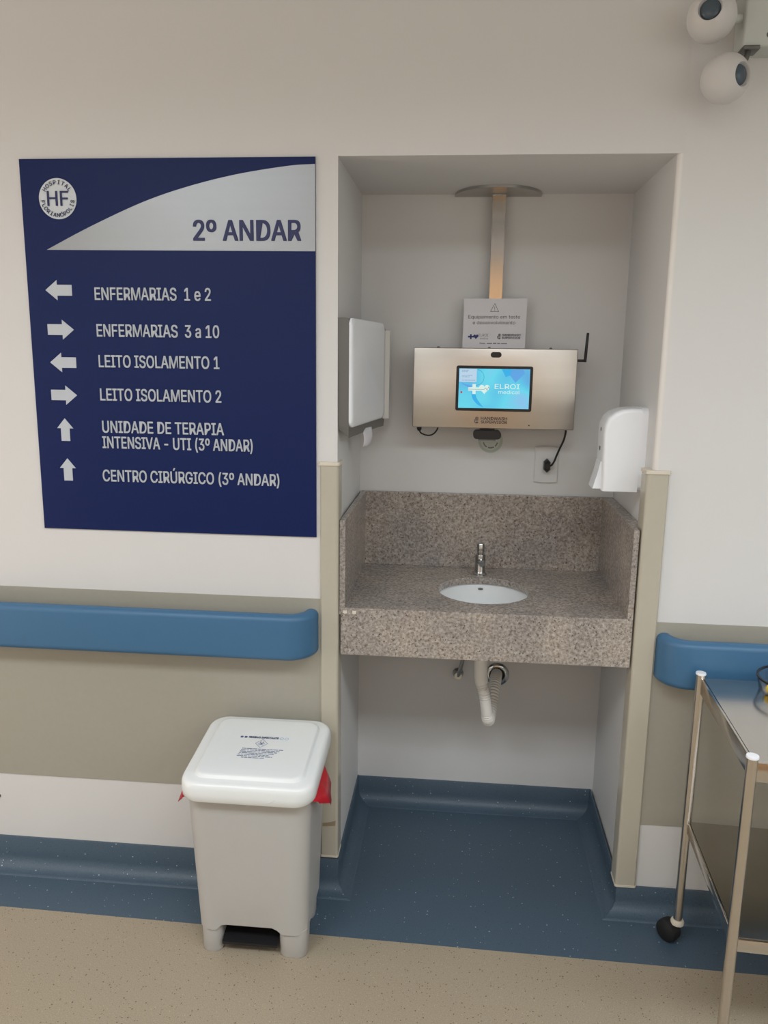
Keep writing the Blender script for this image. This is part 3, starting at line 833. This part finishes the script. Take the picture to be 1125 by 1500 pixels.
# ------------------------------------------------------------------ soap dispenser (right niche wall)
sd = thing('soap_dispenser', 'glossy white soap dispenser on the right niche wall', 'dispenser', (W, .16, 1.2))
SY0, SY1 = .092, .205
SZ0, SZ1 = 1.213, 1.4385
bm = bmesh.new(); loft(bm, [[(x, (SY0 + SY1) / 2 + a, (SZ0 + SZ1) / 2 + b + .002) for a, b in rrect(.0565, .1125, .02, 6)] for x in (W, W - .016)])
obj('back_plate', bm, MT['white_plastic'], sd, smooth=40)
# cover outline seen from the side: straight front, round shoulder
side = [(.016, 1.0), (.045, 1.0), (.068, .985), (.088, .945), (.103, .885), (.111, .80), (.113, .70), (.112, .40), (.109, .0), (.016, .0)]
def dense(pts, n=6):
    out = []
    for i, p in enumerate(pts):
        q = pts[(i + 1) % len(pts)]
        out.append(p)
    return out
bm = bmesh.new(); ym = (SY0 + SY1) / 2; hw = (SY1 - SY0) / 2
rings = []
for yy, k in ((-1, .86), (-.985, .93), (-.94, .97), (-.85, .99), (-.6, 1.0), (0, 1.0), (.6, 1.0), (.85, .99), (.94, .97), (.985, .93), (1, .86)):
    rings.append([(W - (.016 + (d - .016) * k), ym + hw * yy, SZ0 + (SZ1 - SZ0) * (zz * (1 - (1 - k) * .35))) for d, zz in side])
loft(bm, rings)
obj('cover', bm, MT['white_plastic'], sd, smooth=45)
bm = bmesh.new()
loft(bm, [[(W - d, y, z) for d, z in ((.105, 1.292), (.114, 1.292), (.120, 1.262), (.132, 1.2165), (.105, 1.2165))] for y in (SY0 + .022, SY1 - .022)])
obj('push_lever', bm, MT['white_plastic'], sd)
for zz in (1.377, 1.325):
    bm = bmesh.new(); lathe(bm, [(0, 0), (.006, 0), (.006, .003), (0, .004)], 12, mtx=Matrix.Translation((W - .1105, ym, zz)) @ rot_to((-1, 0, 0)))
    obj('lock_button', bm, MT['screw'], sd, smooth=40)

# ------------------------------------------------------------------ pedal bin
pb = thing('pedal_bin', 'white plastic pedal bin standing beside the niche, biohazard label on its lid', 'waste bin', (-.175, -.17, 0))
BCX = -.1810
def ring(cx, cy, hw, hd, r, z, n=6, side=16): return [(cx + a, cy + b, z) for a, b in rrect(hw, hd, r, n, side)]
def bcy(z): return -.178 - .008 * z / .45
bm = bmesh.new()
def arch(x):
    u = abs(x - (-.189)) 
    if u < .068: return .091
    if u < .082: return .091 - .018 * ((u - .068) / .014) ** 2
    return .073
def hw_(z): return .1450 + .0150 * (z - .07) / .40
def hd_(z): return .1180 + .0190 * (z - .07) / .40
rb = ring(BCX, bcy(.07), hw_(.07), hd_(.07), .036, .073)
r0 = [(x, y, arch(x) if y < -.26 else .073) for x, y, z in rb]
rm = [(BCX + (x - BCX) * .955, -.18 + (y + .18) * .95, (arch(x) if y < -.26 else .073) - .002) for x, y, z in rb]
rin = [(BCX + (x - BCX) * .955, -.18 + (y + .18) * .95, .115) for x, y, z in rb]
rings = [rin, rm, r0] + [ring(BCX, bcy(z), hw_(z), hd_(z), .036 + .01 * z, z) for z in (.10, .2, .3, .4, .470)]
loft(bm, rings, True, True)
# feet
for fx0, fx1, fy0, fy1 in ((-.321, -.264, -.2925, -.215), (-.112, -.036, -.2925, -.215), (-.321, -.267, -.145, -.075), (-.111, -.042, -.145, -.075)):
    c_ = ((fx0 + fx1) / 2, (fy0 + fy1) / 2)
    loft(bm, [ring(c_[0], c_[1], (fx1 - fx0) / 2 * k, (fy1 - fy0) / 2 * k, .022, z, 5, 1) for z, k in ((0, .90), (.004, .95), (.08, .985))])
obj('body', bm, MT['bin_body'], pb, smooth=40)
LX, LY, LZ = -.1765, -.1945, .555
def tilt(x, y, z): return (x, y, z + .033 * ((y - LY) / .324 + .5))
bm = bmesh.new()
L_ = [(.163, .152, .478, .045), (.167, .157, .475, .048), (.1705, .1605, .480, .050), (.1720, .1620, .496, .050), (.1715, .1615, .511, .050), (.1690, .1595, .5195, .049), (.1650, .1555, .5240, .047), (.1590, .1500, .5255, .044),
      (.1435, .1375, .5265, .036), (.1415, .1355, .5275, .034), (.1380, .1320, .5328, .031), (.1350, .1290, .5345, .029), (.130, .124, .5350, .026), (.110, .100, .5352, .02)]
loft(bm, [[tilt(*p) for p in ring(LX, LY, a, b, r, z, 8, 4)] for a, b, z, r in L_], True, True)
lid = obj('lid', bm, MT['bin_lid'], pb, smooth=40)
# printed label on the lid
LP = Plane(Vector(tilt(LX + .002, LY + .012, .5352)), (1, 0, 0), (0, 1, .033 / .324))
rnd = random.Random(11); bm = bmesh.new()
put_text(bm, LP, 'RESÍDUO INFECTANTE', -.040, .0235, .0075, .080, bold=.012, h=.0006)
for xx in (-.060, -.049): LP.poly(bm, rr2(xx - .0038, xx + .0038, .0235, .0315, .002, 3), 0, .0006)
dm = [(0, .0205), (.017, .0005), (0, -.0195), (-.017, .0005)]; di = [(0, .0188), (.0156, .0005), (0, -.0178), (-.0156, .0005)]
LP.strip(bm, dm, di, 0, .0006)
for k in range(3):
    a = PI / 2 + 2 * PI * k / 3; cx_, cy_ = .0052 * math.cos(a), .0005 + .0052 * math.sin(a)
    arc = [(cx_ + .0046 * math.cos(a + t), cy_ + .0046 * math.sin(a + t)) for t in [math.radians(q) for q in range(35, 326, 15)]]
    ari = [(cx_ + .0030 * math.cos(a + t), cy_ + .0030 * math.sin(a + t)) for t in [math.radians(q) for q in range(35, 326, 15)]]
    LP.strip(bm, arc, ari, 0, .0006, closed=False)
for i, (xe, xs_) in enumerate(((.064, -.046), (.060, -.047), (.050, -.048), (.046, -.049), (.035, -.050), (.042, -.051), (.024, -.038))):
    smear_line(bm, LP, xs_, xe, -.0265 - .0066 * i, .0024, 0, .0006, rnd)
obj('label_print', bm, MT['label_ink'], lid, label='small dark printed biohazard label')
bm = bmesh.new()
for xx in (.049, .062): LP.strip(bm, circ(xx, .0275, .0052, 18, .0058), circ(xx, .0275, .0040, 18, .0046), 0, .0006)
obj('label_icon', bm, MT['lightblue_ink'], lid)
# chip on the front rim
bm = bmesh.new(); Plane((LX + .070, LY - .1622, .493), (1, 0, 0), (0, 0, 1)).poly(bm, [(-.010, -.006), (.006, .004), (.010, .005), (-.003, -.003)], -.001, .0004)
obj('chip', bm, MT['paper'], lid)
bm = bmesh.new(); loft(bm, [[(x, -.289, .026), (x, -.290, .034), (x, -.15, .078), (x, -.15, .066)] for x in (-.263, -.114)])
obj('pedal', bm, MT['black'], pb, label='black foot pedal')
obj('pedal_housing', bx(-.266, -.112, -.21, -.10, .02, .112), MT['rubber'], pb)
# red liner
bm = bmesh.new(); rnd = random.Random(4)
base = ring(LX, LY, .158, .146, .05, 0, 8, 10); n = len(base)
def flap(x, y):
    """how far the bag's hem drops and sticks out here"""
    drop, out = 0.0, 0.0
    if x > LX + .10:
        t = max(0, 1 - abs((y - (-.225)) / .095)); drop = .066 * t ** .8; out = .046 * t ** .7
    if x < LX - .10:
        t = max(0, 1 - abs((y - (-.27)) / .055)); drop = .060 * t ** .8; out = .040 * t ** .7
    return drop, out
rings = [[], [], [], []]
for x, y, _ in base:
    d, o_ = flap(x, y); sx_ = 1 if x > LX else -1
    j = rnd.uniform(-.003, .003)
    rings[0].append((BCX + (x - BCX) * .84, LY + (y - LY) * .84, .474))
    rings[1].append((x, y, .492))
    rings[2].append((x + sx_ * o_ * .62 + j * (d > 0), y, .487 - d * .35))
    rings[3].append((x + sx_ * o_ + j * 1.5 * (d > 0), y + j * 2 * (d > 0), .483 - d))
loft(bm, rings, False, False)
bag = obj('bin_bag', bm, MT['red'], None, smooth=35)
sm = bag.modifiers.new('thickness', 'SOLIDIFY'); sm.thickness = .0006
tag(bag, 'red plastic bin bag sticking out from under the white lid', 'bin bag')

# ------------------------------------------------------------------ steel trolley
TR = math.radians(-2.9)
tr = thing('steel_trolley', 'stainless steel two-shelf trolley on castors at the right edge', 'trolley', (.947, -.332, 0))
ex = Vector((math.cos(TR), math.sin(TR), 0)); ey = Vector((-math.sin(TR), math.cos(TR), 0))
T0 = Vector((.958, -.113, 0))        # back left post
TL, TD = .72, .438
def tp_(u, v, z): q = T0 + ex * u + ey * v; return (q.x, q.y, z)     # v runs from 0 (wall side) to -TD
tm = Matrix((( ex.x, ey.x, 0, T0.x), (ex.y, ey.y, 0, T0.y), (0, 0, 1, 0), (0, 0, 0, 1)))
def tobj(name, bm, m, parent=tr, **k):
    bmesh.ops.transform(bm, matrix=tm, verts=bm.verts); return obj(name, bm, m, parent, **k)
for u, v in ((0, 0), (TL, 0), (0, -TD), (TL, -TD)):
    bm = bmesh.new(); lathe(bm, [(0, .064), (.0118, .064), (.0118, .779), (0, .779)], 24, (u, v, 0)); p_ = tobj('post', bm, MT['tube_steel'], smooth=40)
    bm = bmesh.new(); lathe(bm, [(0, .779), (.0125, .779), (.0132, .781), (.0122, .7845), (0, .7855)], 24, (u, v, 0)); tobj('post_cap', bm, MT['white_plastic'], p_, smooth=40, label='white plastic cap')
    bm = bmesh.new(); lathe(bm, [(0, .052), (.011, .052), (.0175, .057), (.0180, .064), (.0145, .070), (0, .070)], 20, (u, v, 0)); tobj('collar', bm, MT['cream'], p_, smooth=40)
    bm = bmesh.new()
    ca = Vector((.75, .66, 0)).normalized() if v == 0 else Vector((.9, -.4, 0)).normalized()
    off = Vector((-.020, .006, 0))
    lathe(bm, [(0, -.021), (.020, -.021), (.029, -.015), (.0305, -.006), (.0305, .006), (.029, .015), (.020, .021), (0, .021)], 28, mtx=Matrix.Translation((u + off.x, v + off.y, .0306)) @ rot_to(ca))
    tobj('castor_wheel', bm, MT['rubber'], p_, smooth=40)
bm = bmesh.new()
def shelf(bm, zt, hgt):
    box(bm, 0.006, TL - .006, -TD + .004, -.004, zt - .0025, zt)
    box(bm, 0.001, .009, -TD + .004, -.004, zt - hgt, zt, bevel=.0015); box(bm, TL - .009, TL - .001, -TD + .004, -.004, zt - hgt, zt, bevel=.0015)
    box(bm, .004, TL - .004, -TD - .003, -TD + .005, zt - hgt, zt, bevel=.0015); box(bm, .004, TL - .004, -.005, .003, zt - hgt, zt, bevel=.0015)
shelf(bm, .7695, .042); tobj('top_shelf', bm, MT['tray_steel'], smooth=40)
bm = bmesh.new(); shelf(bm, .362, .030); tobj('lower_shelf', bm, MT['tray_steel'], smooth=40)

# clear bowl with yellow pieces on the trolley
cb = thing('clear_bowl', 'clear plastic bowl with black rim and yellow pieces on the trolley top', 'bowl', (1.165, -.195, .7695))
BOC = (1.160, -.190, .7697)
bm = bmesh.new(); lathe(bm, [(0, 0), (.074, 0), (.082, .006), (.088, .036), (.086, .036), (.079, .008), (.072, .003), (0, .003)], 40, BOC); obj('bowl', bm, MT['glass'], cb, smooth=50)
bm = bmesh.new(); lathe(bm, [(.085, .0365), (.0895, .0365), (.0895, .041), (.085, .041), (.085, .0365)], 40, BOC); obj('rim', bm, MT['black'], cb, smooth=40)
for k, a in enumerate((186, 196, 214, 226, 240, 262)):
    a = math.radians(a)
    bm = bmesh.new(); lathe(bm, [(0, 0), (.0065, .001), (.0080, .006), (.0080, .013), (.005, .018), (0, .019)], 14, (BOC[0] + .0655 * math.cos(a), BOC[1] + .0655 * math.sin(a), BOC[2] + .0035))
    o = obj('yellow_cap', bm, MT['yellow'], None, smooth=40)
    tag(o, 'small yellow cap lying in the clear bowl on the trolley', 'cap', 'yellow caps in the clear bowl')
# small green cap on the floor
bm = bmesh.new(); lathe(bm, [(0, 0), (.006, 0), (.0065, .003), (.005, .006), (0, .007)], 18, (.8775, -.449, 0)); o = obj('green_cap', bm, MT['green'], None, smooth=40)
tag(o, 'tiny green cap on the tan floor at the bottom edge', 'cap')
# wall plug at far left
bm = bmesh.new(); lathe(bm, [(0, 0), (.007, 0), (.007, .002), (.004, .003), (0, .0015)], 16, mtx=Matrix.Translation((-1.041, -.0002, .235)) @ rot_to((0, -1, 0))); o = obj('wall_plug', bm, MT['screw'], None, smooth=40)
tag(o, 'small grey plug in the white wall band at the left edge', 'wall plug')

# ------------------------------------------------------------------ emergency light unit
el = thing('emergency_light', 'pale emergency light unit with two round lamp heads, top right of the wall', 'emergency light', (1.02, 0, 2.26))
obj('housing', bx(.930, 1.18, -.075, -.0005, 2.262, 2.46, bevel=.006, seg=3), MT['unit'], el, smooth=40)
for x, z in ((.9925, 2.3585), (.9855, 2.2865)):
    bm = bmesh.new(); lathe(bm, [(0, 0), (.006, 0), (.005, .002), (0, .0025)], 14, mtx=Matrix.Translation((x, -.0752, z)) @ rot_to((0, -1, 0)))
    obj('screw', bm, MT['screw'], el, smooth=40)
def head(c, d, r):
    th = math.radians(31)
    pr = [(0, -r)] + [(r * math.sin(a), -r * math.cos(a)) for a in [PI * k / 28 for k in range(1, 29)] if a < PI - th]
    e = (r * math.sin(th), r * math.cos(th))
    pr += [e, (e[0] * .93, e[1] + .0015), (e[0] * .88, e[1] - .001), (e[0] * .86, e[1] - .008), (0, e[1] - .010)]
    mt = Matrix.Translation(c) @ rot_to(d)
    bm = bmesh.new(); lathe(bm, pr, 40, mtx=mt); h = obj('lamp_head', bm, MT['lamp_shell'], el, smooth=40)
    bm = bmesh.new(); lathe(bm, [(0, e[1] - .0095), (e[0] * .80, e[1] - .0075), (e[0] * .72, e[1] - .0045), (0, e[1] - .001)], 32, mtx=mt); obj('lens', bm, MT['lens'], h, smooth=60)
head((.853, -.09, 2.3195), (-.33, -.88, .05), .053)
head((.8935, -.09, 2.1925), (.56, -.80, -.06), .053)
bm = bmesh.new(); tube(bm, bez([(.935, -.05, 2.33), (.915, -.06, 2.325), (.890, -.075, 2.3215)], 8), .010, 12); obj('arm', bm, MT['unit'], el, smooth=50)
bm = bmesh.new(); box(bm, .930, .966, -.085, -.04, 2.254, 2.263, bevel=.002); tube(bm, bez([(.945, -.07, 2.257), (.938, -.078, 2.235), (.925, -.085, 2.212)], 8), .0065, 12); obj('arm', bm, MT['screw'], el, smooth=50)
